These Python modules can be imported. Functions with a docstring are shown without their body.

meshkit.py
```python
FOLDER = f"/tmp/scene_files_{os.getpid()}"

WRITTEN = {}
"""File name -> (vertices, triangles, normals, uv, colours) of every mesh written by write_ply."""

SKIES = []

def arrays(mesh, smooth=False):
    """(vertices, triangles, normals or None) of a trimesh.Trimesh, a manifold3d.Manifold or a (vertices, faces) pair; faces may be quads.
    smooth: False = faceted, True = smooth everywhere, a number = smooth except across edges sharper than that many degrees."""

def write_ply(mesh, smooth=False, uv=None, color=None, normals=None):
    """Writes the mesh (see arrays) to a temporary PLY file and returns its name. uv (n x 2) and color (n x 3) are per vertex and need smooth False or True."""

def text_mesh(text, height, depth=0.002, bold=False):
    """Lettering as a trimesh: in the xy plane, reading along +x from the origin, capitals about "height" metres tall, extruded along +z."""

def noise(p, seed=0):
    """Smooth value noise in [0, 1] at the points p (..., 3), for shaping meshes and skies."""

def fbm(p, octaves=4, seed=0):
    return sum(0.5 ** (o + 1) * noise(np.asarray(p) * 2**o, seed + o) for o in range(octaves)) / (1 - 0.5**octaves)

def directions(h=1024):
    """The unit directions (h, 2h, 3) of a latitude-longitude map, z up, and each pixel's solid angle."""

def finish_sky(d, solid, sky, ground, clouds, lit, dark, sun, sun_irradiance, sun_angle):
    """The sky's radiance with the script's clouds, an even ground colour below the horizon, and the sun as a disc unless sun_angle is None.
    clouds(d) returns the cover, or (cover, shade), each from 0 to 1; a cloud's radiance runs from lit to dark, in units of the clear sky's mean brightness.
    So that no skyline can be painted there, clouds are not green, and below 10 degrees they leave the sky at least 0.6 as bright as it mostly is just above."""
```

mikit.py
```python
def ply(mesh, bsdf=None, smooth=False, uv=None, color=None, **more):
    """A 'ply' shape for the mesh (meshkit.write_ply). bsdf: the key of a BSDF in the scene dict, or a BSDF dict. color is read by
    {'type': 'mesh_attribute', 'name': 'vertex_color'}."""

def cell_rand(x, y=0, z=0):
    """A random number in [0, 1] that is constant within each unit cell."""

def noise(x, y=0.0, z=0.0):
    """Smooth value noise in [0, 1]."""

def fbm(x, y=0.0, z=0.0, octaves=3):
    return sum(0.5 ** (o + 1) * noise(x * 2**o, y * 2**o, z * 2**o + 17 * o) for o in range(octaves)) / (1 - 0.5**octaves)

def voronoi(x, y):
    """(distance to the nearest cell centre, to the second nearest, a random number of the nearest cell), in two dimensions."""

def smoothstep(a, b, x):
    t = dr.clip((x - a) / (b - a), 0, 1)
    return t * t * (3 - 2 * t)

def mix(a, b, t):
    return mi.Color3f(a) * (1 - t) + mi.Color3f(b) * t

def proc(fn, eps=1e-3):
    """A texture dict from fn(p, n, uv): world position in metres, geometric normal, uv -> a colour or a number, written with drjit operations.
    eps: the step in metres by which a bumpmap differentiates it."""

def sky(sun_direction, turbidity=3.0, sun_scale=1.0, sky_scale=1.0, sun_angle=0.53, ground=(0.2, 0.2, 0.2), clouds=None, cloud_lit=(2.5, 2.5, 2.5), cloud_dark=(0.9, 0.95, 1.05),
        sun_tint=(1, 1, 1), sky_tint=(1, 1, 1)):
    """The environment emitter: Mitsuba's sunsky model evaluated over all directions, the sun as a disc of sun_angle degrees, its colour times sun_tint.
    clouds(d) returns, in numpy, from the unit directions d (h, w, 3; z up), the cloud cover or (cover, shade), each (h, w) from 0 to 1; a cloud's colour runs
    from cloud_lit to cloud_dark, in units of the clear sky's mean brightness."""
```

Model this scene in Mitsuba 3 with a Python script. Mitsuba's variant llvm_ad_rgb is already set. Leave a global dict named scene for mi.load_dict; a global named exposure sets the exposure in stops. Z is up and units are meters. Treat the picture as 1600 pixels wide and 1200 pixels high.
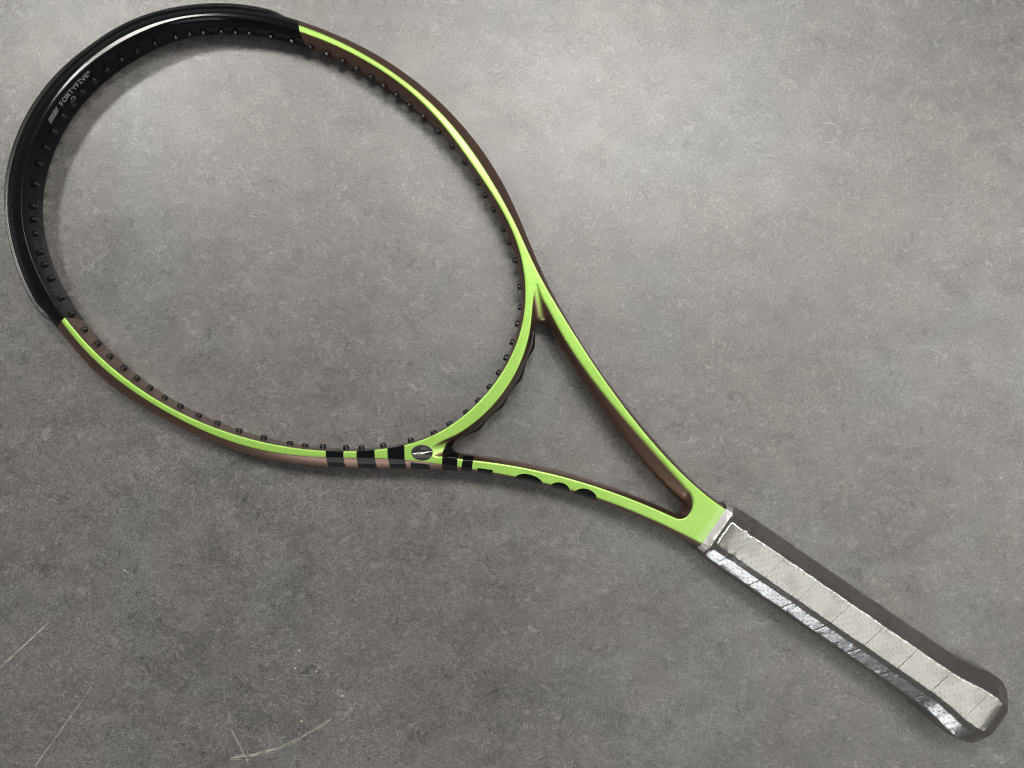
import math
import numpy as np
import drjit as dr
import mitsuba as mi
import trimesh
from scipy.interpolate import splprep, splev, CubicSpline
from scipy.ndimage import gaussian_filter1d
from scipy.spatial import cKDTree
from shapely.geometry import Polygon
import mikit
import meshkit
from mikit import noise, fbm, voronoi, cell_rand, smoothstep, mix

T = mi.ScalarTransform4f
scene, labels = {}, {}
rng = np.random.default_rng(7)

# ----------------------------------------------------------------- camera, light, exposure
ZC = 0.485                      # camera height above the floor
F = 1202.0                      # focal length in pixels of the 1600 px wide photograph
exposure = 0.0
scene['camera'] = {'type': 'perspective', 'fov': 2 * math.degrees(math.atan(800 / F)), 'fov_axis': 'x', 'near_clip': 0.01, 'far_clip': 50.0,
                   'to_world': T().look_at(origin=[0, 0, ZC], target=[0, 0, 0], up=[0, 1, 0])}

def lamp(name, loc, target, w, h, rgb, label, cat='ceiling light', up=(0, 1, 0), group=None):
    scene[name] = {'type': 'rectangle', 'to_world': T().look_at(origin=list(loc), target=list(target), up=list(up)) @ T().scale([w / 2, h / 2, 1]),
                   'emitter': {'type': 'area', 'radiance': {'type': 'rgb', 'value': list(rgb)}}}
    labels[name] = {'label': label, 'category': cat}

def warm(k, t=(1.0, 0.972, 0.915)):
    return [k * c for c in t]

lamp('ceiling_lamp', (0.15, 0.84, 1.7), (0.15, 0.84, 0), 0.74, 0.44, warm(26), 'long ceiling light panel beyond the racket head')
lamp('ceiling_lamp_001', (0.66, 0.62, 1.7), (0.66, 0.62, 0), 0.62, 0.40, warm(12.5), 'ceiling light panel above the bare floor beside the racket')
lamp('ceiling_lamp_002', (-1.10, 0.84, 1.7), (-1.10, 0.84, 0), 0.30, 0.09, warm(120), 'nearer light tube on the side of the black bumper', 'light tube')
lamp('ceiling_lamp_003', (-1.02, 1.00, 1.7), (-1.02, 1.00, 0), 0.34, 0.09, warm(120), 'farther light tube on the side of the black bumper', 'light tube')
lamp('ceiling_panel', (1.325, -0.65, 1.7), (1.325, -0.65, 0), 2.15, 1.17, warm(1.6, (1.0, 0.985, 0.90)), 'large dim luminous ceiling panel above the wrapped handle', 'ceiling light')
lamp('ceiling_lamp_004', (1.45, 0.30, 1.7), (1.45, 0.30, 0), 0.05, 0.95, warm(85), 'added unseen thin light tube over the bare floor right of the racket', 'light tube')  # lamp added for the white edge line and the glints on the grip
lamp('added_glow_panel', (-0.85, -3.0, 0.85), (-0.85, 0, 0.85), 1.25, 1.4, warm(3.1, (0.97, 0.98, 1.0)), 'added unseen bright window behind the photographer', 'light_panel', up=(0, 0, 1))  # unseen glowing panel added for reflections on the bronze side and grip bevel
scene['room_light'] = {'type': 'constant', 'radiance': {'type': 'rgb', 'value': [0.10, 0.098, 0.094]}}

# ----------------------------------------------------------------- helpers
A_TIP, A_BUTT, Z_TIP, Z_BUTT = 125.0, 1885.0, 10.75, 17.4
DX, DY = 0.825, 0.565                              # racket axis, towards the butt (measured on the photograph, x right, y down)

def zc(u, v):
    """Height in mm of the racket's centre plane: the head's tip and the butt lie on the floor."""
    a = DX * np.asarray(u, float) + DY * np.asarray(v, float)
    return Z_TIP + (a - A_TIP) / (A_BUTT - A_TIP) * (Z_BUTT - Z_TIP)

def plan(px, h):
    """Measured points of the photograph -> plan position in mm, at the height h (mm) over the racket's centre plane."""
    px = np.asarray(px, float)
    k = (ZC * 1000 - (zc(px[..., 0], px[..., 1]) + h)) / F
    return np.stack([(px[..., 0] - 800) * k, (600 - px[..., 1]) * k], -1)

def floor_xy(u, v):
    return (u - 800) * ZC / F, (600 - v) * ZC / F

WA = np.array([DX, -DY]) / math.hypot(DX, DY)      # axis in world plan
WN = np.array([-DY, -DX]) / math.hypot(DX, DY)     # across the axis, towards the lower left
_k = np.array([plan([1000, 800], 0), plan([1000 + 100 * DX, 800 + 100 * DY], 0)])
S0 = float(np.linalg.norm(_k[1] - _k[0]) / 100)    # mm per photo pixel, roughly

_a0 = float(plan([62, 131], 0) @ WA)
_a1 = float(plan([1545, 1105], 0) @ WA)

def lift(p):
    """centre plane height (mm) from plan position in mm"""
    a = np.asarray(p)[..., :2] @ WA
    return Z_TIP + (a - _a0) / (_a1 - _a0) * (Z_BUTT - Z_TIP)

def M(v_mm):
    """racket coordinates (x, y plan, z over the centre plane; mm) -> world metres"""
    v = np.array(v_mm, float)
    v[:, 2] += lift(v)
    return v * 0.001

def arc(p, closed=False):
    q = np.vstack([p, p[:1]]) if closed else p
    return np.concatenate([[0], np.cumsum(np.linalg.norm(np.diff(q, axis=0), axis=1))])

def smooth_curve(p, n, closed=False, s=0.06):
    p = np.asarray(p, float)
    if len(p) < 4:
        t = np.linspace(0, 1, len(p))
        q = np.stack([np.interp(np.linspace(0, 1, 400), t, p[:, i]) for i in (0, 1)], 1)
    else:
        pp = np.vstack([p, p[:1]]) if closed else p
        tck, _ = splprep(pp.T, s=s * len(p), per=closed, k=3)
        q = np.array(splev(np.linspace(0, 1, 6000), tck)).T
    L = arc(q)
    at = np.linspace(0, L[-1], n + 1)[:-1] if closed else np.linspace(0, L[-1], n)
    return np.stack([np.interp(at, L, q[:, i]) for i in (0, 1)], 1)

def normals2(p, closed):
    if closed:
        t = np.roll(p, -1, 0) - np.roll(p, 1, 0)
    else:
        t = np.gradient(p, axis=0)
    t /= np.linalg.norm(t, axis=1, keepdims=True) + 1e-12
    return np.stack([-t[:, 1], t[:, 0]], 1)        # to the left of the direction of travel

def grid_faces(rows, cols, closed=True, flip=False):
    i, j = np.meshgrid(np.arange(rows - 1), np.arange(cols if closed else cols - 1), indexing='ij')
    j2 = (j + 1) % cols
    q = np.stack([i * cols + j, i * cols + j2, (i + 1) * cols + j2, (i + 1) * cols + j], -1).reshape(-1, 4)
    if flip:
        q = q[:, ::-1]
    return np.vstack([q[:, [0, 1, 2]], q[:, [0, 2, 3]]])

def shape_of(v, f, bsdf, uv=None, normals=None):
    path = meshkit.write_ply((v, f), False, uv, None, normals=normals)
    return {'type': 'ply', 'filename': path, 'face_normals': normals is None, 'bsdf': {'type': 'ref', 'id': bsdf}}

def vnormals(v, f):
    n = np.zeros_like(v)
    fn = np.cross(v[f[:, 1]] - v[f[:, 0]], v[f[:, 2]] - v[f[:, 0]])
    for k in range(3):
        np.add.at(n, f[:, k], fn)
    return n / np.maximum(np.linalg.norm(n, axis=1, keepdims=True), 1e-20)

def convex(p, pts_mm):
    """drjit: signed distance-like value (m), negative inside the convex polygon (plan, mm)"""
    q = np.asarray(pts_mm, float) * 0.001
    c = q.mean(0)
    d = None
    for a, b in zip(q, np.roll(q, -1, 0)):
        n = np.array([b[1] - a[1], a[0] - b[0]])
        n /= np.linalg.norm(n)
        if (c - a) @ n > 0:
            n = -n
        e = (p.x - float(a[0])) * float(n[0]) + (p.y - float(a[1])) * float(n[1])
        d = e if d is None else dr.maximum(d, e)
    return d

def ellipse(p, c_px, rx, ry, slope, h):
    """drjit: value below 1 inside an ellipse given by its centre and half axes in photo pixels"""
    c = plan(np.array([c_px]), h)[0] * 0.001
    k = S0 * 0.001
    t = np.array([1, -slope]) / math.hypot(1, slope)
    x, y = p.x - float(c[0]), p.y - float(c[1])
    return dr.sqrt(dr.square((x * float(t[0]) + y * float(t[1])) / (rx * k)) + dr.square((-x * float(t[1]) + y * float(t[0])) / (ry * k)))

def segdist(p, a, b):
    a, b = np.asarray(a, float), np.asarray(b, float)
    d = b - a
    t = dr.clip(((p.x - float(a[0])) * float(d[0]) + (p.y - float(a[1])) * float(d[1])) / float(d @ d), 0, 1)
    return dr.sqrt(dr.square(p.x - float(a[0]) - t * float(d[0])) + dr.square(p.y - float(a[1]) - t * float(d[1]))), t

# ----------------------------------------------------------------- the stone floor
SCR = [((0, 1043), (77, 972), 1.1, .55), ((55, 1197), (143, 1074), .9, .40), ((0, 1068), (35, 1030), .6, .25), ((360, 1137), (388, 1192), .7, .45)]
_arc = [(362, 1184), (395, 1180), (435, 1169), (470, 1152), (515, 1125)]
for (a, b) in zip(_arc[:-1], _arc[1:]):
    SCR.append((a, b, 1.2, .55))
    SCR.append(((a[0] + 6, a[1] - 4), (b[0] + 2, b[1] - 1.5), .7, .4))
    SCR.append(((a[0] - 3, a[1] + 3), (b[0] - 4, b[1] + 6), .6, .3))
SPECK = [(195, 891, 2.0), (468, 1016, 1.8), (535, 1087, 2.2), (471, 1127, 2.2), (1447, 109, 1.4), (1424, 165, 1.5), (861, 72, 1.5), (1542, 412, 1.6), (1519, 1196, 1.6), (461, 1044, 2.0), (494, 1049, 1.8)]

def floor_albedo(p, n, uv):
    x, y = p.x * 1000, p.y * 1000                   # mm
    wx, wy = fbm(x * .11 + 3, y * .11, 1.0, 3) - .5, fbm(x * .11, y * .11 + 9, 5.0, 3) - .5
    big = fbm(x * .011 + 7, y * .011 + 2, 0.3, 4)
    mid = fbm(x * .060 + wx * 1.6, y * .085 + wy * 1.6, 2.7, 4)
    # short curly fibres: the zero crossings of warped noise, broken up by a mask
    f1 = noise(x * .30 + wx * 5.0, y * .42 + wy * 5.0, 3.1)
    f2 = noise(x * .52 + wx * 7.0, y * .70 + wy * 7.0, 8.4)
    fib = (1 - smoothstep(0, .055, dr.abs(f1 - .5))) * smoothstep(.42, .66, noise(x * .16, y * .2, 4.4))
    fib2 = (1 - smoothstep(0, .07, dr.abs(f2 - .5))) * smoothstep(.40, .65, noise(x * .22 + 40, y * .26, 6.1))
    dark = (1 - smoothstep(0, .05, dr.abs(noise(x * .23 + wx * 5 + 60, y * .33 + wy * 5, 1.7) - .5))) * smoothstep(.5, .7, noise(x * .1 + 20, y * .12, 2.2))
    grain = noise(x * 1.25, y * 1.25, .5) - .5
    fine = noise(x * 2.6 + 11, y * 2.6, 1.5) - .5
    base = .095 + .055 * (big - .5) + .068 * (mid - .5) + .090 * grain + .055 * fine
    base = base + .058 * fib + .050 * fib2 - .034 * dark
    tone = mix((1.0, .967, .93), (1.0, .935, .95), smoothstep(.42, .60, fbm(x * .03 + 50, y * .03, 3.3, 3)))
    tone = mix(tone, mi.Color3f(.985, .985, .955), smoothstep(.50, .66, fbm(x * .021, y * .021 + 70, 9.3, 3)))
    wear = mi.Float(0)
    for a, b, w, s in SCR:
        d, t = segdist(p, floor_xy(*a), floor_xy(*b))
        wear = dr.maximum(wear, s * (1 - smoothstep(w * .25e-3, w * .62e-3, d)) * (.30 + .80 * smoothstep(.2, .8, noise(x * .3, y * .3, 7.7))))
    ring = dr.abs(dr.norm(mi.Point2f(p.x, p.y) - mi.Point2f(*floor_xy(1295, 207))) - .0062)
    wear = dr.maximum(wear, .22 * (1 - smoothstep(.2e-3, .8e-3, ring)) * smoothstep(.42, .62, noise(x * .35, y * .35, 9.0)))
    for u, v, r in SPECK:
        c = floor_xy(u, v)
        d = dr.sqrt(dr.square(p.x - c[0]) + dr.square(p.y - c[1]) * 1.8)
        wear = dr.maximum(wear, .9 * (1 - smoothstep(r * .25e-3, r * .42e-3, d)))
    ring2 = dr.abs(dr.norm(mi.Point2f(p.x, p.y) - mi.Point2f(*floor_xy(1055, 38))) - .0056)
    base = base * (1 - .35 * (1 - smoothstep(.1e-3, .5e-3, ring2)) * smoothstep(.45, .6, noise(x * .3, y * .3, 2.0)))
    return mix(tone * dr.maximum(base, .02), mi.Color3f(.46, .43, .38), wear)

def floor_height(p, n, uv):
    x, y = p.x * 1000, p.y * 1000
    return fbm(x * .55, y * .55, .9, 3) + .5 * noise(x * .12, y * .12, 4.0)

def floor_rough(p, n, uv):
    x, y = p.x * 1000, p.y * 1000
    return .41 + .10 * (fbm(x * .08, y * .1, 6.6, 3) - .5)

scene['stone'] = {'type': 'bumpmap', 'arbitrary': mikit.proc(floor_height, eps=2e-4), 'scale': 0.00005,
                  'bsdf': {'type': 'principled', 'base_color': mikit.proc(floor_albedo), 'roughness': mikit.proc(floor_rough), 'specular': 0.8}}
fv = np.array([[-4, -4, 0], [4, -4, 0], [4, 4, 0], [-4, 4, 0]], float)
scene['floor'] = mikit.ply(trimesh.Trimesh(fv, [[0, 1, 2], [0, 2, 3]], process=False), 'stone', uv=fv[:, :2])
labels['floor'] = {'label': 'grey mottled stone-look floor with fine scratches', 'kind': 'structure'}

# ----------------------------------------------------------------- measured outlines of the racket (photo pixels)
OM_PX = [(1101, 862), (1065, 839.5), (1020, 818), (975, 799), (930, 780), (895, 768.5), (855, 758.5), (810, 749), (768, 741.5), (735, 737), (712, 734.5), (680, 732), (650, 731), (610, 731),
         (575, 731), (540, 730), (507, 728), (450, 722), (400, 711), (350, 695), (300, 674), (250, 649), (200, 618.5), (162, 588), (134, 560), (117, 540), (97, 513)]
BUMP_PX = [(92, 513.5), (78, 504), (62, 481), (49, 458.6), (37.5, 430.6), (27, 404), (18.5, 365), (15, 335), (14.3, 300), (17.5, 270), (25, 240), (40, 197), (54, 174), (66, 154), (83, 133), (104, 110.5),
           (125, 92.5), (148, 75), (169, 60), (200, 40.5), (230, 28.5), (260, 19.8), (290, 14.3), (325, 11), (360, 11), (400, 14.5), (420, 18.5), (437, 22.5), (452, 28), (468, 36)]
OM_PX2 = [(473, 39), (512, 52), (575, 81.5), (625, 112), (675, 150), (725, 200), (762, 250), (790, 297), (815, 350), (831, 391), (850, 432), (865, 462), (887.5, 502), (906, 534), (930, 571), (981, 639),
          (1010, 674), (1053, 721), (1082, 754), (1112, 776), (1140, 794.5)]
OT_PX = [(1099, 851), (1065, 832), (1020, 812), (960, 787), (930, 776.5), (895, 766), (850, 754), (807, 745), (768, 737.5), (735, 731.5), (712, 728.5), (690, 726), (660, 721.5), (635, 718), (600, 715.5),
         (575, 715), (540, 714.5), (507, 714), (450, 710), (400, 701), (350, 685), (300, 664), (250, 637.5), (200, 606), (150, 562), (112, 525), (95, 500), (81, 478), (69, 458.5), (57, 436), (49, 418),
         (42, 398), (34, 370), (29, 340), (28, 315), (29.5, 291), (33, 267), (38, 242), (50, 209), (65, 179), (80, 155), (96, 134), (123, 104), (145, 84.5), (165, 70.5), (182, 60), (210, 46),
         (240, 34.5), (265, 27.5), (290, 22.5), (320, 19.5), (345, 19), (390, 21), (420, 25.5), (450, 34), (468, 40.5), (507, 56), (550, 75), (600, 102), (650, 140), (700, 189), (737, 237),
         (777, 297), (807, 350), (821, 387), (837, 419), (856, 453), (878, 492), (906, 535), (929, 571), (978, 640), (1008, 677), (1050, 724), (1080, 756), (1110, 779), (1137, 797)]
HM_PX = [(62.8, 330), (65, 300), (70, 277), (81, 241), (97, 207), (125, 165), (160, 127), (200, 98), (250, 75), (300, 62), (350, 56.5), (400, 59), (440, 66), (472, 75), (512, 90), (555, 110), (600, 137.5),
         (641, 167), (675, 197), (707, 230.5), (737, 268), (763, 311), (780, 344), (792, 368), (801, 387), (810, 414), (814.5, 446), (814, 480), (809, 510), (797, 549), (780, 585), (750, 627), (712, 661),
         (675, 681), (640, 692.5), (610, 698.5), (575, 701.5), (540, 702), (505, 701.5), (450, 696.5), (400, 686), (350, 668.5), (305, 647), (255, 620), (208, 588), (165, 548), (138, 516), (119, 488),
         (101, 456), (86, 425), (74, 395), (66, 362)]
HT_PX = [(33.7, 320), (34.5, 292.5), (37, 270.6), (44, 243), (60, 204), (77, 173), (90, 155), (104, 136.5), (120, 120), (138, 104), (160, 87), (180, 74), (200, 63.5), (225, 50), (255, 38.5), (285, 31.5), (315, 28),
         (340, 27), (370, 28), (400, 32), (430, 39), (466, 49.5), (507, 64), (550, 82), (600, 112), (650, 152), (700, 203), (737, 255), (764, 297), (795.6, 351), (809, 383), (817, 412), (821.5, 444),
         (820.5, 480), (813, 517), (802, 548), (788, 577), (763, 611), (735, 640), (700, 669), (665, 685.5), (632, 695.5), (585, 703.5), (545, 704.5), (507, 703.5), (450, 699.5), (400, 689.5), (350, 673), (300, 652.5),
         (250, 627.5), (200, 596), (157, 560), (120, 520), (101, 495), (86.5, 474), (72.5, 452), (58.5, 426), (48.5, 402), (39, 368), (34.5, 344)]
# the throat opening: corner-to-corner stretches, each of the middle outline and of the green edge
TM_SEG = [[(846, 502.5), (838, 503.5), (834.5, 512)], [(834.5, 512), (829, 538), (816, 573), (800, 605), (780, 632), (750, 661), (722, 682)], [(722, 682), (709, 691), (707, 699)], [(707, 699), (711, 705.5), (722, 709)],
          [(722, 709), (738, 711), (775, 716), (810, 722), (855, 731.5), (900, 743), (940, 756), (975, 769), (1020, 787), (1052, 801)], [(1052, 801), (1061, 802.5), (1067, 797), (1066, 788), (1060, 779)],
          [(1060, 779), (1037, 757), (1005, 724), (975, 685), (942, 640), (915, 603), (893, 572), (874, 538.5), (858, 510)], [(858, 510), (854, 503.5), (846, 502.5)]]
TT_SEG = [[(838.5, 441), (833, 463), (830.5, 492)], [(830.5, 492), (826, 524), (813, 565), (796, 599), (775, 627), (750, 651.5), (716, 677)], [(716, 677), (700, 684.5), (690, 689), (676, 698), (671, 704.5)],
          [(671, 704.5), (676, 711.5), (690, 714), (716, 717.5)], [(716, 717.5), (740, 720), (780, 724.5), (810, 729.5), (855, 739.5), (900, 751.5), (940, 763.5), (975, 775.5), (1020, 794.5), (1052, 808.5)],
          [(1052, 808.5), (1066, 811), (1079, 803), (1083, 787), (1074, 763)], [(1074, 763), (1044, 730), (1005, 686), (975, 650.5), (945, 615), (912, 574), (897, 551), (878, 519), (860, 487)],
          [(860, 487), (846, 462), (838.5, 441)]]
H = 10.75                                             # half the beam's height, mm

def ext(px, first, last):
    return [first] + list(px) + [last]
# run the shaft on into the grip
inner_end_lo, inner_end_hi = (1130, 876), (1167, 815)
bump = plan(BUMP_PX, 0)
om_head = bump + 0.0
bn = normals2(bump, False)                            # left of travel (clockwise in the picture) = outwards
ramp = np.clip(np.minimum(np.arange(len(bump)), np.arange(len(bump))[::-1]) / 3.0, 0, 1)[:, None]
om_pts = np.vstack([plan([inner_end_lo], 0), plan(OM_PX, 0), bump[2:-1] - bn[2:-1] * (0.3 + 2.0 * ramp[2:-1]), plan(OM_PX2, 0), plan([inner_end_hi], 0)])
ot_pts = plan(ext(OT_PX, (1129, 866), (1164, 816)), H)
NO, NH = 1500, 1100
OM, OTd = smooth_curve(om_pts, NO), smooth_curve(ot_pts, 9000)
hpx = np.array(HM_PX, float)
_o = hpx - hpx.mean(0)
_o /= np.linalg.norm(_o, axis=1, keepdims=True)
_facing = ((hpx - [800, 600]) * _o).sum(1)              # the wall's foot is what shows where the wall faces the camera
_hs = -8.0 * np.clip(_facing / 140, 0, 1)
hm_pts = np.stack([plan(hpx[i], _hs[i]) for i in range(len(hpx))])
HM, HTd = smooth_curve(hm_pts, NH, True), smooth_curve(plan(HT_PX, H), 9000, True)

def match(mid, top, closed):
    if closed:
        k = int(cKDTree(top).query(mid[0])[1])
        top = np.roll(top, -k, 0)
        top = np.vstack([top, top[:1]])
    j = cKDTree(top).query(mid)[1].astype(float)
    if closed:
        j[0] = 0
        half = len(mid) // 2
        j[:20][j[:20] > len(top) / 2] = 0
        j[-20:][j[-20:] < len(top) / 2] = len(top) - 1
    j = np.maximum.accumulate(j)
    g = np.linspace(0, len(top) - 1, len(mid)) if closed else np.linspace(j[0], j[-1], len(mid))
    j = g + gaussian_filter1d(j - g, 8, mode='wrap' if closed else 'nearest')
    return np.stack([np.interp(j, np.arange(len(top)), top[:, i]) for i in (0, 1)], 1)

OT, HT = match(OM, OTd, False), match(HM, HTd, True)
_n = normals2(HT, True)
_n = _n if _n[0] @ (HM.mean(0) - HM[0]) > 0 else -_n
_gap = ((HM - HT) * _n).sum(1)
HM = HT + _n * gaussian_filter1d(np.maximum(_gap, .45), 12, mode='wrap')[:, None]
SEG_N = [14, 170, 22, 16, 230, 40, 260, 14]
TM = np.vstack([smooth_curve(plan(s, 0), n + 1)[:-1] for s, n in zip(TM_SEG, SEG_N)])
TT = np.vstack([smooth_curve(plan(s, H), n + 1)[:-1] for s, n in zip(TT_SEG, SEG_N)])
TM = TM * .3 + gaussian_filter1d(TM, 2.0, axis=0, mode='wrap') * .7
TT = TT * .3 + gaussian_filter1d(TT, 1.5, axis=0, mode='wrap') * .7

# ----------------------------------------------------------------- frame mesh: three walls of levels, closed by flat top and bottom faces
LEVELS = [(0.0, 0.0), (0.0, .28), (.035, .42), (.13, .53), (.52, .79), (.90, .935), (.97, .962), (1.0, .974)]     # (way from the middle outline to the green edge, height / H)
INSET = [(.35, .986), (1.1, 1.0)]
tops = {'o': OT, 'h': HT, 't': TT}
mids = {'o': OM, 'h': HM, 't': TM}
# direction into the material in plan
def signed_area(p):
    return 0.5 * np.sum(p[:, 0] * np.roll(p[:, 1], -1) - np.roll(p[:, 0], -1) * p[:, 1])
into = {}
for k in 'oht':
    n = normals2(tops[k], k != 'o')
    if k == 'o':                                      # clockwise in the picture
        into[k] = -n if signed_area(OM) < 0 else n
    else:
        into[k] = -n if signed_area(tops[k]) > 0 else n
width = {}
for k in 'oht':
    others = cKDTree(np.vstack([tops[j] for j in 'oht' if j != k]))
    width[k] = others.query(tops[k])[0]
V, Fc, UV, base = [], [], [], 0
kid = {'o': 0.0, 'h': 1.0, 't': 2.0}
rim = {}
RING = {}
for k in 'oht':
    m, t = mids[k], tops[k]
    closed = k != 'o'
    rows = []
    for s, z in LEVELS:
        rows.append((m * (1 - s) + t * s, z * H, s))
    lim = np.minimum(1.0, width[k] * .42 / 1.1)[:, None]
    for d, z in INSET:
        rows.append((t + into[k] * d * lim, z * H, 1.0 + d))
    full = [(p, -z, s) for p, z, s in rows[::-1][:-1]] + rows          # bottom to top, the middle once
    vv = np.vstack([np.column_stack([p, np.full(len(p), z)]) for p, z, s in full])
    uu = np.vstack([np.column_stack([np.full(len(p), s), np.full(len(p), kid[k])]) for p, z, s in full])
    f = grid_faces(len(full), len(m), closed)
    # outward orientation: away from the material at the middle
    f0 = f[len(LEVELS + INSET) * (len(m) if closed else len(m) - 1) + len(m) // 2]
    nn = np.cross(vv[f0[1]] - vv[f0[0]], vv[f0[2]] - vv[f0[0]])
    col = f0[0] % len(m)
    if nn[:2] @ into[k][col] > 0:
        f = f[:, ::-1]
    V.append(vv); UV.append(uu); Fc.append(f + base)
    rim[k] = (base + (len(full) - 1) * len(m) + np.arange(len(m)), base + np.arange(len(m)))
    RING[k] = rows
    base += len(vv)
V, UV, Fc = np.vstack(V), np.vstack(UV), np.vstack(Fc)

def cap(which):
    import mapbox_earcut
    loops = [rim[k][which] for k in 'oht']
    pts = np.vstack([V[l, :2] for l in loops])
    ends = np.cumsum([len(l) for l in loops])
    try:
        tri = mapbox_earcut.triangulate_float64(pts, ends)
    except TypeError:
        tri = mapbox_earcut.triangulate_float64(pts, ends.astype(np.uint32))
    tri = np.asarray(tri, int).reshape(-1, 3)
    f = np.concatenate(loops)[tri]
    a = V[f[:, 0], :2]; b = V[f[:, 1], :2]; c = V[f[:, 2], :2]
    ccw = (b[:, 0] - a[:, 0]) * (c[:, 1] - a[:, 1]) - (b[:, 1] - a[:, 1]) * (c[:, 0] - a[:, 0]) > 0
    want = which == 0
    f[ccw != want] = f[ccw != want][:, ::-1]
    return f
Fc = np.vstack([Fc, cap(0), cap(1)])
WV = M(V)
WNRM = vnormals(WV, Fc)
for k in 'oht':
    up = np.array([0, 0, 1.0])
    WNRM[rim[k][0]] = up
    WNRM[rim[k][1]] = -up

# colours of the frame: a function of the wall level (uv.x), of the wall (uv.y) and of the place on the racket
PX = lambda pts: plan(np.array(pts, float), H)
GREEN, BRONZE, BLACK = (.280, .505, .090), (.185, .110, .083), (.004, .004, .0043)
BANDS = [[(508.7, 690), (536, 690), (537.5, 745), (510, 745)], [(556.7, 690), (584.3, 690), (587.5, 745), (557.5, 745)], [(604.0, 690), (631, 680), (633.5, 745), (608.5, 745)],
         [(691.5, 706), (697, 693), (709, 688), (716, 700), (713, 745), (689.5, 745)], [(725.8, 700), (742, 700), (735.5, 745), (718.5, 745)], [(746, 731.0), (770, 734.5), (769, 752), (744.5, 749)],
         [(641, 722), (671, 726.5), (671, 745), (640, 745)]]
SCALLOPS = [((826, 752), 21.5, 10.5, .24), ((875, 764.5), 15.0, 10.5, .27), ((915, 775.5), 17.5, 11.5, .30)]
P_A = plan(np.array([[97.0, 500.0]]), H)[0] * .001
T_A = np.array([.62, -.785])
P_B = plan(np.array([[467.0, 43.0]]), H)[0] * .001
G1 = (plan([[837, 443]], H)[0] * .001, plan([[846.5, 497]], H)[0] * .001)
G2 = (plan([[676, 704.5]], H)[0] * .001, plan([[700, 698]], H)[0] * .001)

A_ARM0, A_ARM1 = [float(plan([[u, v]], H)[0] @ WA) for u, v in ((760, 735), (840, 752))]

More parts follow.
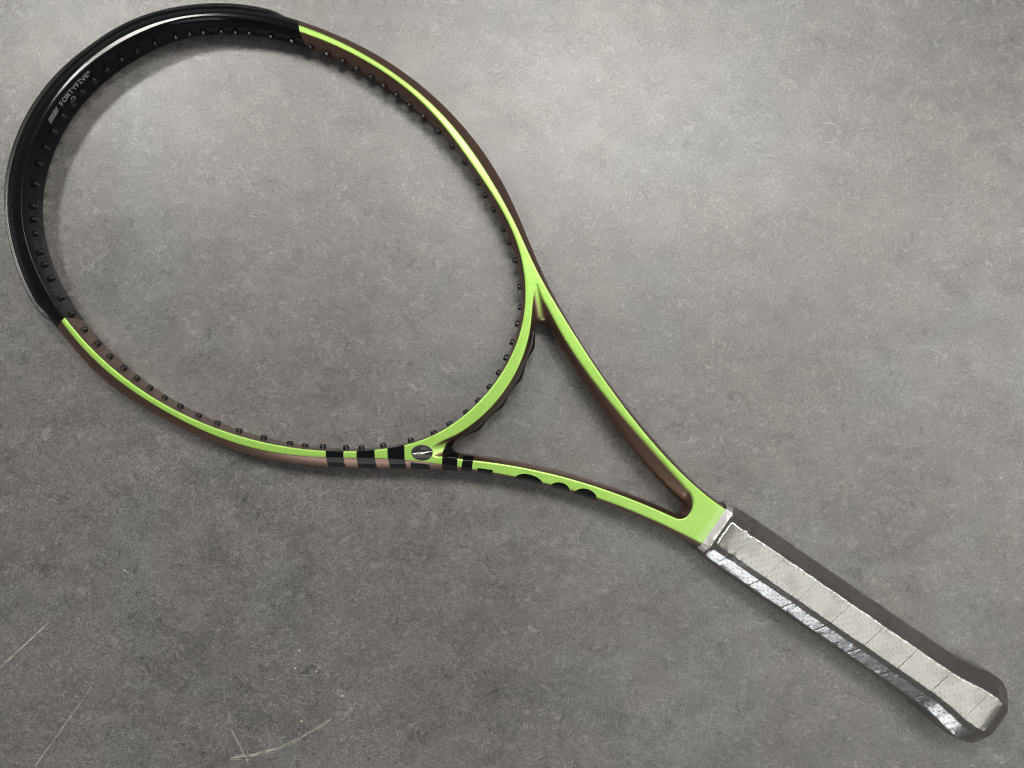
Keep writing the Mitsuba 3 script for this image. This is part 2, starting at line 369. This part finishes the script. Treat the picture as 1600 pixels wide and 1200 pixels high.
def in_black(p):
    a = (p.x - float(P_A[0])) * float(T_A[0]) + (p.y - float(P_A[1])) * float(T_A[1])
    b = (p.x - float(P_B[0])) * .985 + (p.y - float(P_B[1])) * .17
    return (a < 0) & (b < 0)

def decals(p):
    black = in_black(p)
    for q in BANDS:
        black = black | (convex(p, PX(q)) < 0)
    for c, rx, ry, s in SCALLOPS:
        black = black | (ellipse(p, c, rx, ry, s, H) < 1)
    return black

def green_amount(p, uv):
    L, k = uv.x, uv.y
    crisp = smoothstep(.955, .985, L)
    soft = smoothstep(.78, 1.02, L)
    along = p.x * float(WA[0]) + p.y * float(WA[1])
    arm = smoothstep(float(A_ARM0) * .001, float(A_ARM1) * .001, along)
    side = crisp * (1 - arm) + smoothstep(.84, 1.0, L) * arm
    g = dr.select(k > 1.5, soft, dr.select(k > .5, crisp, side))
    d1, t1 = segdist(p, *G1)
    d2, t2 = segdist(p, *G2)
    groove = dr.maximum((1 - .45 * t1) * (1 - smoothstep(.0006, .0034 - .0014 * t1, d1)), .9 * (1 - smoothstep(.0012, .0040, d2)))
    g = dr.select(k > 1.5, dr.maximum(g, groove), g)
    return g

def frame_colour(p, n, uv):
    g = green_amount(p, uv)
    x, y = p.x * 1000, p.y * 1000
    fl = noise(x * 3.1, y * 3.1, p.z * 3100) - .5
    green = mi.Color3f(*GREEN) * (1 + .10 * fl)
    bronze = mi.Color3f(*BRONZE) * (1 + .25 * fl)
    gold = mi.Color3f(.24, .22, .085)
    c = mix(bronze, gold, smoothstep(0, .5, g))
    c = mix(c, green, smoothstep(.35, 1, g))
    # shade put into the colour for the crease below the green face, along the lower side of the hoop
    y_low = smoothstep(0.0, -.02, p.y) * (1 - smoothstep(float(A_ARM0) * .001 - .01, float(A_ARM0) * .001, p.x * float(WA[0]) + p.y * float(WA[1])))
    crease_shade = smoothstep(.90, .93, uv.x) * (1 - smoothstep(.965, .985, uv.x)) * y_low
    c = c * (1 - .8 * dr.select(uv.y < .5, crease_shade, 0))
    return dr.select(decals(p), mi.Color3f(*BLACK), c)

def frame_metal(p, n, uv):
    g = green_amount(p, uv)
    return dr.select(decals(p), mi.Float(0), .88 - .50 * g)

def frame_rough(p, n, uv):
    return dr.select(decals(p), mi.Float(.11), mi.Float(.34))

def frame_coat(p, n, uv):
    return dr.select(decals(p), mi.Float(.04), mi.Float(.9))

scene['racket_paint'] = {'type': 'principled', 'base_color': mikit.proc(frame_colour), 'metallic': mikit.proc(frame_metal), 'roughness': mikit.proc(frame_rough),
                         'specular': .14, 'clearcoat': mikit.proc(frame_coat), 'clearcoat_gloss': .97}

cen = V[Fc].mean(1)
d_h = cKDTree(HM).query(cen[:, :2])[0]
d_o = cKDTree(OM).query(cen[:, :2])[0]
d_t = cKDTree(TM).query(cen[:, :2])[0]
acen = cen[:, :2] @ WA
a_split = float(plan([[838, 441]], H)[0] @ WA) * 0 + float(plan([[846, 470]], H)[0] @ WA)
a_split2 = float(plan([[690, 705]], H)[0] @ WA)
ncen = cen[:, :2] @ WN
n_mid = float(plan([[760, 575]], H)[0] @ WN)
near_th = acen > np.where(ncen < n_mid, float(plan([[838, 452]], H)[0] @ WA), float(plan([[680, 704]], H)[0] @ WA))
bridge = near_th & (d_h < d_o) & (d_h < 16)
arms = (~bridge) & (acen > np.where(ncen < n_mid, float(plan([[842, 452]], H)[0] @ WA), float(plan([[690, 712]], H)[0] @ WA)))
a_join = float(plan([[1060, 795]], H)[0] @ WA)
part = np.where(bridge, 1, np.where(arms, np.where(acen > a_join, 4, np.where(ncen < n_mid, 2, 3)), 0))

R = 'tennis_racket'
labels[R] = {'label': 'unstrung green tennis racket with black head tip and film-wrapped grip lying on the floor', 'category': 'tennis racket'}

def add_part(key, v, f, bsdf, uv=None, smooth=None, label=None):
    if smooth is None:
        scene[key] = shape_of(v, f, bsdf, uv, vnormals(v, f))
    else:
        scene[key] = mikit.ply(trimesh.Trimesh(v, f, process=False), bsdf, smooth=smooth)
    if label:
        labels[key] = {'label': label}

for i, (nm, lab) in enumerate([('hoop', 'green and bronze racket hoop with glossy black tip'), ('throat_bridge', None), ('throat_arm', None), ('throat_arm_001', 'throat arm with black printed marks'), ('shaft_neck', None)]):
    sel = Fc[part == i]
    used, inv = np.unique(sel, return_inverse=True)
    scene[f'{R}__{nm}'] = shape_of(WV[used], inv.reshape(-1, 3), 'racket_paint', UV[used], WNRM[used])
    if lab:
        labels[f'{R}__{nm}'] = {'label': lab}

# ----------------------------------------------------------------- bumper guard round the head
scene['black_plastic'] = {'type': 'principled', 'base_color': {'type': 'rgb', 'value': [.007, .007, .0068]}, 'roughness': .24, 'specular': .5}
NB = 520
BS = smooth_curve(plan(BUMP_PX, 0), NB)
bnn = normals2(BS, False)
bnn = bnn if (bnn[NB // 2] @ (BS[NB // 2] - HM.mean(0))) > 0 else -bnn
sect = np.array([(-4.4, 7.0), (-3.5, 7.75), (-3.0, 7.8), (-2.75, 7.2), (-2.3, 6.75), (-2.0, 7.0), (-1.75, 6.95), (-.5, 5.3), (-.12, 4.2), (0, 2.6), (.05, 0)])
sect = np.vstack([sect, (sect * [1, -1])[::-1][1:], [(-5.2, -5.0), (-5.2, 5.0)]])
u = np.linspace(0, 1, NB)
tl = arc(BS)
e0 = np.clip(tl / 16.0, 0, 1); e1 = np.clip((tl[-1] - tl) / 20.0, 0, 1)
taper = np.minimum(e0, e1); taper = np.sin(taper * np.pi / 2) ** .8
bv = []
for (o, z) in sect:
    oo = np.where(taper < 1, -4.6 + (o + 4.6) * (.35 + .65 * taper), o)
    zz = z * (.25 + .75 * taper)
    bv.append(np.column_stack([BS + bnn * oo[:, None], zz]))
bv = np.stack(bv, 0)                                    # section x along
rows_, cols_ = bv.shape[:2]
vv = bv.transpose(1, 0, 2).reshape(-1, 3)               # along x section
f = grid_faces(cols_, rows_, True)
vv = np.vstack([vv, vv[:rows_].mean(0), vv[-rows_:].mean(0)])
c0, c1 = len(vv) - 2, len(vv) - 1
lastr = (cols_ - 1) * rows_
f = np.vstack([f, [(c0, (j + 1) % rows_, j) for j in range(rows_)], [(c1, lastr + j, lastr + (j + 1) % rows_) for j in range(rows_)]])
tm = trimesh.Trimesh(M(vv), f, process=False)
if tm.volume < 0:
    f = f[:, ::-1]
add_part(f'{R}__bumper_guard', M(vv), f, 'black_plastic', smooth=40, label='ridged black plastic bumper guard around the head tip')

# ----------------------------------------------------------------- grommets
GR_PX = [(346.5, 45), (367.5, 46), (389.5, 48), (423, 54.5), (457, 63.5), (485, 72.5), (512, 83), (537, 94), (559.5, 106), (581, 118), (601.5, 131.5), (621.7, 146), (642.5, 162), (664, 181), (685.5, 202.5),
         (707.5, 226.7), (728.7, 253), (750, 284), (761, 303), (773.5, 327), (788, 357.5), (796.5, 377), (806, 406), (813, 448.5), (813, 480), (808.6, 507), (801, 535), (791.6, 560), (778, 583), (764, 604),
         (746, 625), (726, 643), (702, 661), (677.5, 674), (642.5, 687.5), (599, 697), (564.5, 699.5), (541, 699.5), (505.5, 697.5), (476, 695), (452.5, 692), (412, 683.5), (373, 672.5), (340.5, 661),
         (310.5, 648), (283, 634), (257.5, 620), (235, 605), (214.5, 591), (194.5, 575), (174, 556), (154, 537), (133, 514), (113, 489), (96, 464.5), (78.5, 435), (69.5, 414), (62.5, 394), (55.5, 365.5),
         (52.5, 344), (52.5, 322.5), (54, 288), (62, 255.5), (71, 229.5), (81, 204), (96.5, 179), (112, 161), (128.5, 143), (146.5, 123.5), (165.5, 107), (188.5, 91), (214, 77), (241, 65), (274.5, 54),
         (295.5, 51), (317, 47)]
hn = -into['h'] * 0
hn = normals2(HM, True)
hn = hn if hn[0] @ (HM.mean(0) - HM[0]) > 0 else -hn    # towards the inside of the head
hk = cKDTree(HM)
prof = np.array([(0.0, 1.5), (.7, 1.5), (.85, 1.9), (1.15, 2.25), (1.5, 2.2), (1.78, 1.9), (1.88, 1.4), (1.95, -1.2)])
ang = np.linspace(0, 2 * np.pi, 20, endpoint=False)
gv = np.vstack([np.column_stack([r * np.cos(ang), r * np.sin(ang), np.full(20, z)]) for r, z in prof]) * .001
gf = grid_faces(len(prof), 20, True)
gt = trimesh.Trimesh(gv, gf, process=False)
if (gt.face_normals * (gt.triangles_center * [1, 1, 0])).sum() < 0:
    gf = gf[:, ::-1]
grom = mikit.ply(trimesh.Trimesh(gv, gf, process=False), 'black_plastic', smooth=45)
for i, g in enumerate(GR_PX):
    p0 = plan([g], 0)[0]
    j = hk.query(p0)[1]
    b, n = HM[j], hn[j]
    ax = np.array([n[0], n[1], 0.0]); upv = np.array([0, 0, 1.0]); side = np.cross(upv, ax)
    jit = rng.uniform(-.25, .25, 2)
    sc = (1.0 if g[1] > 120 or g[0] > 440 else .80) * rng.uniform(.94, 1.05)
    lenk = rng.uniform(.85, 1.15)
    mat = np.eye(4)
    mat[:3, 0], mat[:3, 1], mat[:3, 2] = side * sc, upv * sc, ax * lenk
    pos = M(np.array([[b[0] - n[0] * .05, b[1] - n[1] * .05, jit[0]]]))[0]
    mat[:3, 3] = pos
    key = f'{R}__grommet' + (f'_{i:03d}' if i else '')
    scene[key] = {**grom, 'to_world': T(mat.tolist())}

# ----------------------------------------------------------------- grommet strip on the throat side of the bridge
i0 = SEG_N[0]; seg = TM[i0 + 4: i0 + SEG_N[1] - 2]
sn = normals2(seg, False)
cthroat = TM.mean(0)
sn = sn if sn[len(sn) // 2] @ (cthroat - seg[len(seg) // 2]) > 0 else -sn
sl = arc(seg); sl = sl / sl[-1]
wave = .55 + 1.5 * np.clip(np.cos((sl * 4.0 - .5) * 2 * np.pi) * .5 + .5, 0, 1) ** 1.5
wave *= np.clip(np.minimum(sl, 1 - sl) / .04, 0, 1) ** .5
sec2 = [(-.8, -4.6, 0), (.5, -4.6, .4), (.7, -3.4, 1), (.7, 2.6, 1), (.5, 4.0, .55), (.2, 4.6, .15), (-.8, 4.6, 0)]
sv = np.stack([np.column_stack([seg + sn * (o + (wave * w))[:, None], np.full(len(seg), z)]) for o, z, w in sec2], 1)
n_s = len(sec2)
vv = sv.reshape(-1, 3)
f = grid_faces(len(seg), n_s, True)
if trimesh.Trimesh(M(vv), f, process=False).volume < 0:
    f = f[:, ::-1]
add_part(f'{R}__grommet_strip', M(vv), f, 'black_plastic', smooth=50, label='wavy black grommet strip on the outside of the throat bridge')

# ----------------------------------------------------------------- badge
BC = plan([[659.4, 707.4]], H)[0]
W1 = lambda pts: plan(np.array(pts, float), H)
def badge_colour(p, n, uv):
    c = mi.Color3f(.022, .022, .022)
    c = dr.select(convex(p, W1([(640, 716), (680, 714), (680, 708), (668, 709), (640, 709.5)])) < 0, mi.Color3f(.055, .055, .055), c)
    c = dr.select(convex(p, W1([(642, 705.5), (661, 697), (668, 694), (676, 704), (655, 705)])) < 0, mi.Color3f(.012, .012, .012), c)
    c = dr.select(convex(p, W1([(656, 702.5), (662, 697.5), (671, 702.3)])) < 0, mi.Color3f(.07, .07, .072), c)
    white = (convex(p, W1([(643, 708.4), (660, 706.5), (660, 709.6), (646, 709.8)])) < 0) | (convex(p, W1([(659, 706.6), (677, 704.4), (677, 706.8), (664, 708.2), (659, 709.6)])) < 0)  # white streak: reflection along the badge ridge, painted in with the emblem
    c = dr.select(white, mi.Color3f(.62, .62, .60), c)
    hollow = convex(p, W1([(650.5, 708.9), (656, 707.8), (657.5, 709.3), (651, 709.6)])) < 0
    c = dr.select(hollow, mi.Color3f(.09, .09, .08), c)
    c = dr.select(convex(p, W1([(661.5, 709.2), (665, 708.2), (677, 706.9), (677, 711), (666, 710.4)])) < 0, mi.Color3f(.008, .008, .008), c)
    return c
scene['badge_print_shine'] = {'type': 'principled', 'base_color': mikit.proc(badge_colour), 'roughness': .22, 'specular': .5, 'clearcoat': .6, 'clearcoat_gloss': .95}
def dome(rx, ry, zs, tilt, centre, z0):
    vs, n = [], 64
    th = np.linspace(0, 2 * np.pi, n, endpoint=False)
    for s, z in zs:
        x, y = rx * s * np.cos(th), ry * s * np.sin(th)
        vs.append(np.column_stack([centre[0] + x * math.cos(tilt) - y * math.sin(tilt), centre[1] + x * math.sin(tilt) + y * math.cos(tilt), np.full(n, z0 + z)]))
    vv = np.vstack(vs + [np.array([[centre[0], centre[1], z0 + zs[-1][1]]])])
    f = grid_faces(len(zs), n, True)
    l = (len(zs) - 1) * n
    f = np.vstack([f, [(l + j, l + (j + 1) % n, len(vv) - 1) for j in range(n)]])
    return vv, f
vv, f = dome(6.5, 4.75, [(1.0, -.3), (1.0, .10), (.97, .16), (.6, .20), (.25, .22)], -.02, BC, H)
add_part(f'{R}__badge', M(vv), f, 'badge_print_shine', smooth=35, label='round dark badge with emblem and a painted white reflection streak')
vv, f = dome(6.85, 5.1, [(1.0, -.3), (1.0, .05), (.96, .085), (.3, .09)], -.02, BC, H)

# ----------------------------------------------------------------- printed lettering on the inner wall of the black tip
scene['grey_print'] = {'type': 'principled', 'base_color': {'type': 'rgb', 'value': [.50, .49, .46]}, 'roughness': .5}
def wall(s_idx, zz):
    """point on the head's inner wall: s_idx float index along HM, zz mm above the middle"""
    p = np.stack([np.interp(s_idx, np.arange(NH), HM[:, i]) for i in (0, 1)], -1)
    t = np.stack([np.interp(s_idx, np.arange(NH), HT[:, i]) for i in (0, 1)], -1)
    n = np.stack([np.interp(s_idx, np.arange(NH), hn[:, i]) for i in (0, 1)], -1)
    ls, zs = np.array([a for a, _ in LEVELS]), np.array([b for _, b in LEVELS])
    L = np.interp(zz / H, zs, ls)
    z = zz
    q = p * (1 - L)[:, None] + t * L[:, None]
    out = np.column_stack([q + n * .09, z])
    return out
j0, j1 = [int(hk.query(plan([q], 0)[0])[1]) for q in ((116, 178), (156, 131))]      # below the first F, below the last E
def print_on_wall(key, tmesh, x0, x1, l0, l1, h, label=None):
    """a flat text mesh (x along, y up to h) laid on the wall, x in [0, 1] of the lettering's stretch"""
    tmesh = tmesh.copy()
    tmesh = trimesh.Trimesh(tmesh.vertices, tmesh.faces[tmesh.face_normals[:, 2] > .5], process=False) if len(tmesh.faces) else tmesh
    tmesh.remove_unreferenced_vertices()
    v, f = trimesh.remesh.subdivide_to_size(tmesh.vertices, tmesh.faces, max_edge=h * .35)
    xm = v[:, 0].max()
    s = j0 + (j1 - j0) * (x0 + (x1 - x0) * v[:, 0] / xm)
    L = l0 + (l1 - l0) * v[:, 1] / h
    add_part(key, M(wall(s, L)), f, 'grey_print', smooth=False, label=label)
LW = arc(HM[min(j0, j1):max(j0, j1) + 1])[-1]
text = 'FORTYFIVE°'
tm = meshkit.text_mesh(text, .0018, .0002)
print_on_wall(f'{R}__lettering', tm, 0.0, 1.06, 4.6, 8.4, .0018, 'small grey printed word on the black inner wall')
sl_ = []
for k in range(9):
    x = k * .00062
    q = Polygon([(x, 0), (x + .00022, 0), (x + .00022 + .0009, .0018), (x + .0009, .0018)])
    sl_.append(trimesh.creation.extrude_polygon(q, .0002, engine='earcut'))
print_on_wall(f'{R}__printed_stripes', trimesh.util.concatenate(sl_), -.50, -.09, 4.6, 8.4, .0018, 'small grey slanted print stripes on the black inner wall')
th = np.linspace(0, 2 * np.pi, 25)
ringp = Polygon(np.column_stack([.0009 + .0009 * np.cos(th), .0009 + .0009 * np.sin(th)]), [np.column_stack([.0009 + .00068 * np.cos(th), .0009 + .00068 * np.sin(th)])])
print_on_wall(f'{R}__printed_ring', trimesh.creation.extrude_polygon(ringp, .0002, engine='earcut'), .24, .36, -.6, 2.8, .0018)

# ----------------------------------------------------------------- the grip and the butt cap
def na(a_px, n_px, h=0.0):
    """photo pixels along / across the axis -> plan mm"""
    return None
A0 = 0.825 * 800 + 0.565 * 600                          # the camera's foot along and across the axis, px
N0 = -0.565 * 800 + 0.825 * 600
KM = (ZC * 1000 - 17.0) / F                              # mm per px at the handle's middle
def a_mm(a_px):
    return (a_px - A0) * KM
def octagon(side_lo, top_lo, top_hi, side_hi, mid_hi, zt, zs, r, n=240, zh=None, soft=0.0):
    """section across the axis: n (towards the lower left of the picture) and z, mm; rounded corners"""
    q = Polygon([(top_lo, zt), (side_lo, zs), (side_lo, -zs), (top_lo, -zt), (top_hi, -zt), (mid_hi, -zs), (mid_hi, -.2 * zs), (side_hi, zh or zs)] + ([(top_hi + soft, zt - .46 * soft)] if soft else []) + [(top_hi, zt)])
    q = q.buffer(-r, join_style=2).buffer(r, quad_segs=10)
    c = np.array(q.exterior.coords)[:-1]
    if signed_area(c) < 0:
        c = c[::-1]
    mid = .5 * (top_lo + top_hi)
    k = int(np.argmin(np.where((c[:, 1] > 0) & (c[:, 0] < mid), mid - c[:, 0], 99)))   # counter-clockwise: the top runs towards smaller n
    c = np.roll(c, -k, 0)
    # start exactly at the middle of the top facet
    c = np.vstack([[(top_lo + top_hi) / 2, zt], c])
    L = arc(c, True)
    cc = np.vstack([c, c[:1]])
    at = np.linspace(0, L[-1], n + 1)[:-1]
    return np.stack([np.interp(at, L, cc[:, i]) for i in (0, 1)], 1), L[-1]
NS = 240
s_neck, _ = octagon(-12.7, -11.0, 14.2, 18.1, 18.1, 10.95, 6.0, .8, zh=6.5, soft=1.2)
s_grip, PER = octagon(-15.5, -6.4, 9.9, 19.8, 21.7, 15.0, 5.6, 2.6, zh=7.9, soft=3.4)
s_but, _ = octagon(-19.6, -9.0, 12.5, 24.0, 26.0, 17.2, 7.2, 2.6, zh=9.5, soft=3.8)
s_end, _ = octagon(-14.5, -5.5, 9.0, 19.0, 20.5, 13.0, 4.5, 2.6, zh=6.5, soft=3.4)
key_a = [1377.5, 1384, 1389.5, 1391, 1396, 1430, 1690, 1792, 1827, 1853, 1869, 1881, 1890, 1897, 1901, 1902.5]
def blend(a, b, t):
    return a * (1 - t) + b * t
s_first = blend(s_neck, s_grip, .55)
key_s = [s_neck, blend(s_neck, s_grip, .06), blend(s_neck, s_grip, .22), blend(s_neck, s_grip, .50), blend(s_neck, s_grip, .80), s_grip, s_grip, blend(s_grip, s_but, .03), blend(s_grip, s_but, .38), blend(s_grip, s_but, .92), s_but,
         blend(s_but, s_end, .13), blend(s_but, s_end, .38), blend(s_but, s_end, .68), blend(s_but, s_end, .95), blend(s_but, s_end, 1.25)]
stations = np.unique(np.concatenate([np.linspace(1377.5, 1396, 26), np.arange(1396, 1862, .75), np.linspace(1862, 1902.5, 70)]))
ks = np.array(key_s)
from scipy.interpolate import PchipInterpolator
sec_at = PchipInterpolator(np.array(key_a), ks.reshape(len(ks), -1), axis=0)(stations).reshape(len(stations), NS, 2)
PITCH = 60.8
theta = np.arange(NS) / NS
# signed parameter: 0 at the middle of the top facet, growing towards the upper right side (n negative) as listed by octagon()
def turn_phase(a_px, th_):
    sgn = np.where(th_ > .5, th_ - 1, th_)
    return (a_px - 1425.0) / PITCH - sgn * 1.0 * SPIN
c_n = s_grip[:, 0]
SPIN = 1.0 if c_n[10] < c_n[0] else -1.0
AA, TH = np.meshgrid(stations, theta, indexing='ij')
cx = sec_at - sec_at.mean(1, keepdims=True)
out = cx / np.linalg.norm(cx, axis=2, keepdims=True)
ph = turn_phase(AA, TH)
fr = ph - np.floor(ph)
edge = np.minimum(fr, 1 - fr) * PITCH * KM               # mm to the tape edge
disp = -.07 * np.exp(-(edge / .5) ** 2) + .09 * (fr - .5) * (np.abs(fr - .5) < .49)
# film wrinkles, strongest along the corners
pts = np.stack([AA * KM * .34, TH * 22.0, np.zeros_like(AA)], -1)
wr = meshkit.fbm(pts, 2, 5) - .5
pts2 = np.stack([AA * KM * .05 + 3, TH * 7.0, np.ones_like(AA)], -1)
wr2 = meshkit.fbm(pts2, 3, 9) - .5
k_turn = np.gradient(np.unwrap(np.arctan2(np.roll(s_grip[:, 1], -1) - np.roll(s_grip[:, 1], 1), np.roll(s_grip[:, 0], -1) - np.roll(s_grip[:, 0], 1))))
corner = gaussian_filter1d(np.abs(k_turn), 2.2, mode='wrap'); corner = np.clip(corner / corner.max(), 0, 1)
amount = (.02 + 1.0 * corner[None, :] ** .9) * (1 + 1.6 * np.exp(-((AA - 1425) / 28.0) ** 2))
lower = np.exp(-((((TH * SPIN) % 1.0) - .80) / .10) ** 2)  # the loose film on the lower left bevel
on = np.clip((AA - 1392) / 15, 0, 1)
disp = disp * np.clip((AA - 1396) / 10, 0, 1) * np.clip((1888 - AA) / 10, 0, 1) + (.50 * wr * amount + .085 * wr * lower + .34 * wr2 * (amount + .9 * lower)) * on * np.clip((1903 - AA) / 20, .15, 1)
# crumpled gathering of the film at the collar
col = np.exp(-((AA - 1389) / 5.0) ** 2)
disp += col * .5 * (meshkit.fbm(np.stack([AA * .35, TH * 34, np.full_like(AA, 4.0)], -1), 2, 3) - .45)
sec2d = sec_at + out * disp[..., None]
plan_xy = a_mm(AA)[..., None] * WA + sec2d[..., :1] * WN
# n is measured from the camera's foot
GV = np.concatenate([plan_xy, sec2d[..., 1:]], -1)
GU = np.stack([AA * KM, TH * PER], -1)

def bsdf_dots(uv):
    """perforation: a staggered grid of small round holes, 0 between, 1 in a hole (uv in mm)"""
    u, v = uv.x, uv.y
    r = v / 2.30 + u * .06
    row = dr.floor(r)
    q = u / 4.1 + .5 * (row - 2 * dr.floor(row / 2)) + row * .04
    dx = (q - dr.floor(q) - .5) * 4.1
    dy = (r - row - .5) * 2.30
    return 1 - smoothstep(.34, .60, dr.sqrt(dx * dx + dy * dy))

PER_ = float(PER)
def tape_edge(uv):
    sgn = dr.select(uv.y > .5 * PER_, uv.y - PER_, uv.y) / PER_
    ph_ = (uv.x / KM - 1425.0) / PITCH - sgn * SPIN
    fr_ = ph_ - dr.floor(ph_)
    return dr.minimum(fr_, 1 - fr_) * (PITCH * KM)

def grip_colour(p, n, uv):
    d = bsdf_dots(uv)
    e = 1 - smoothstep(.15, .5, tape_edge(uv))
    g = .030 + .015 * (fbm(uv.x * .5, uv.y * .5, 1.0, 2) - .5)
    return mix(mi.Color3f(1.0, .84, .73) * g, mi.Color3f(.010, .009, .008), dr.maximum(.35 * d, .35 * e))

def film_amount(p, n, uv):
    d = bsdf_dots(uv)
    e = 1 - smoothstep(.10, .35, tape_edge(uv))
    patch = smoothstep(.30, .60, fbm(uv.x * .10 + 5, uv.y * .12, 2.0, 3))
    start = smoothstep(1396 * KM, 1417 * KM, uv.x)
    return (.30 + .07 * patch) * (1 - .34 * d * start) * (1 - .12 * e)

def film_height(p, n, uv):
    return .5 * noise(uv.x * .6, uv.y * .6, 3.0) + .8 * noise(uv.x * .3, uv.y * .4, 1.0) - 1.0 * bsdf_dots(uv)

scene['wrapped_grip'] = {'type': 'bumpmap', 'arbitrary': mikit.proc(film_height, eps=1e-4), 'scale': 0.000028,
                         'bsdf': {'type': 'blendbsdf', 'weight': mikit.proc(film_amount),
                                  'bsdf_0': {'type': 'principled', 'base_color': mikit.proc(grip_colour), 'roughness': .5, 'specular': .4},
                                  'bsdf_1': {'type': 'roughconductor', 'distribution': 'ggx', 'alpha': .05, 'specular_reflectance': {'type': 'rgb', 'value': [.98, .98, .97]}}}}

def loft(i0, i1, close_end=False):
    g, uvg = GV[i0:i1], GU[i0:i1]
    v, uv_ = g.reshape(-1, 3), uvg.reshape(-1, 2)
    # repeat the seam column, so that uv runs on
    g2 = np.concatenate([g, g[:, :1]], 1); u2 = np.concatenate([uvg, uvg[:, :1] + [0, PER]], 1)
    # the seam sits under the racket: roll half a turn
    v, uv_ = g2.reshape(-1, 3), u2.reshape(-1, 2)
    f = grid_faces(len(g), NS + 1, False)
    if close_end:
        c = g[-1].mean(0)
        v = np.vstack([v, [c]]); uv_ = np.vstack([uv_, [[uvg[-1, 0, 0] + 4, 0]]])
        l = (len(g) - 1) * (NS + 1)
        f = np.vstack([f, [(l + j, l + j + 1, len(v) - 1) for j in range(NS)]])
    wv = M(v)
    cc = wv[: NS].mean(0)
    f0 = f[NS // 2]
    nn = np.cross(wv[f0[1]] - wv[f0[0]], wv[f0[2]] - wv[f0[0]])
    if nn @ (wv[f0[0]] - cc) < 0:
        f = f[:, ::-1]
    return wv, f, uv_
def seam_fixed(v, f, rows):
    n = vnormals(v, f)
    for r in range(rows):
        a, b = r * (NS + 1), r * (NS + 1) + NS
        m = n[a] + n[b]
        n[a] = n[b] = m / np.linalg.norm(m)
    return n
iA = int(np.searchsorted(stations, 1389.5)); iB = int(np.searchsorted(stations, 1829))
for nm, a, b, ce, lab in (('collar_wrap', 0, iA + 1, False, 'crumpled clear film gathered round the top of the grip'), ('grip', iA, iB + 1, False, 'dark perforated grip tape under shiny clear film'),
                          ('butt_cap', iB, len(stations), True, 'flared butt end of the grip under shiny clear film')):
    v, f, uv_ = loft(a, b, ce)
    key = f'{R}__{nm}'
    scene[key] = shape_of(v, f, 'wrapped_grip' if nm != 'collar_wrap' else 'collar_film', uv_, seam_fixed(v, f, b - a))
    labels[key] = {'label': lab}
def collar_colour(p, n, uv):
    # the film's punched lines of tiny holes
    return mi.Color3f(.30, .29, .28)
scene['collar_film'] = {'type': 'blendbsdf', 'weight': .36, 'bsdf_0': {'type': 'principled', 'base_color': {'type': 'rgb', 'value': [.22, .21, .21]}, 'roughness': .35},
                        'bsdf_1': {'type': 'roughconductor', 'distribution': 'ggx', 'alpha': .10, 'specular_reflectance': {'type': 'rgb', 'value': [.97, .96, .97]}}}
# clear tape that runs from the collar onto the green neck
scene['clear_film'] = {'type': 'thindielectric', 'int_ior': 1.55}
tp = [na for na in ()]
ts, tc = np.linspace(1374.5, 1388.5, 5), np.linspace(15.5, 80.0, 12)
tv = []
for a in ts:
    for n_ in tc:
        uvp = np.array([DX * a - DY * n_, DY * a + DX * n_])
        q = plan([uvp], H + .12)[0]
        tv.append([q[0], q[1], H + .12])
f = grid_faces(5, 12, False)
v = M(np.array(tv))
if trimesh.Trimesh(v, f, process=False).face_normals[0, 2] < 0:
    f = f[:, ::-1]
add_part(f'{R}__clear_tape', v, f, 'clear_film', smooth=False, label='strip of clear film stuck across the green neck')
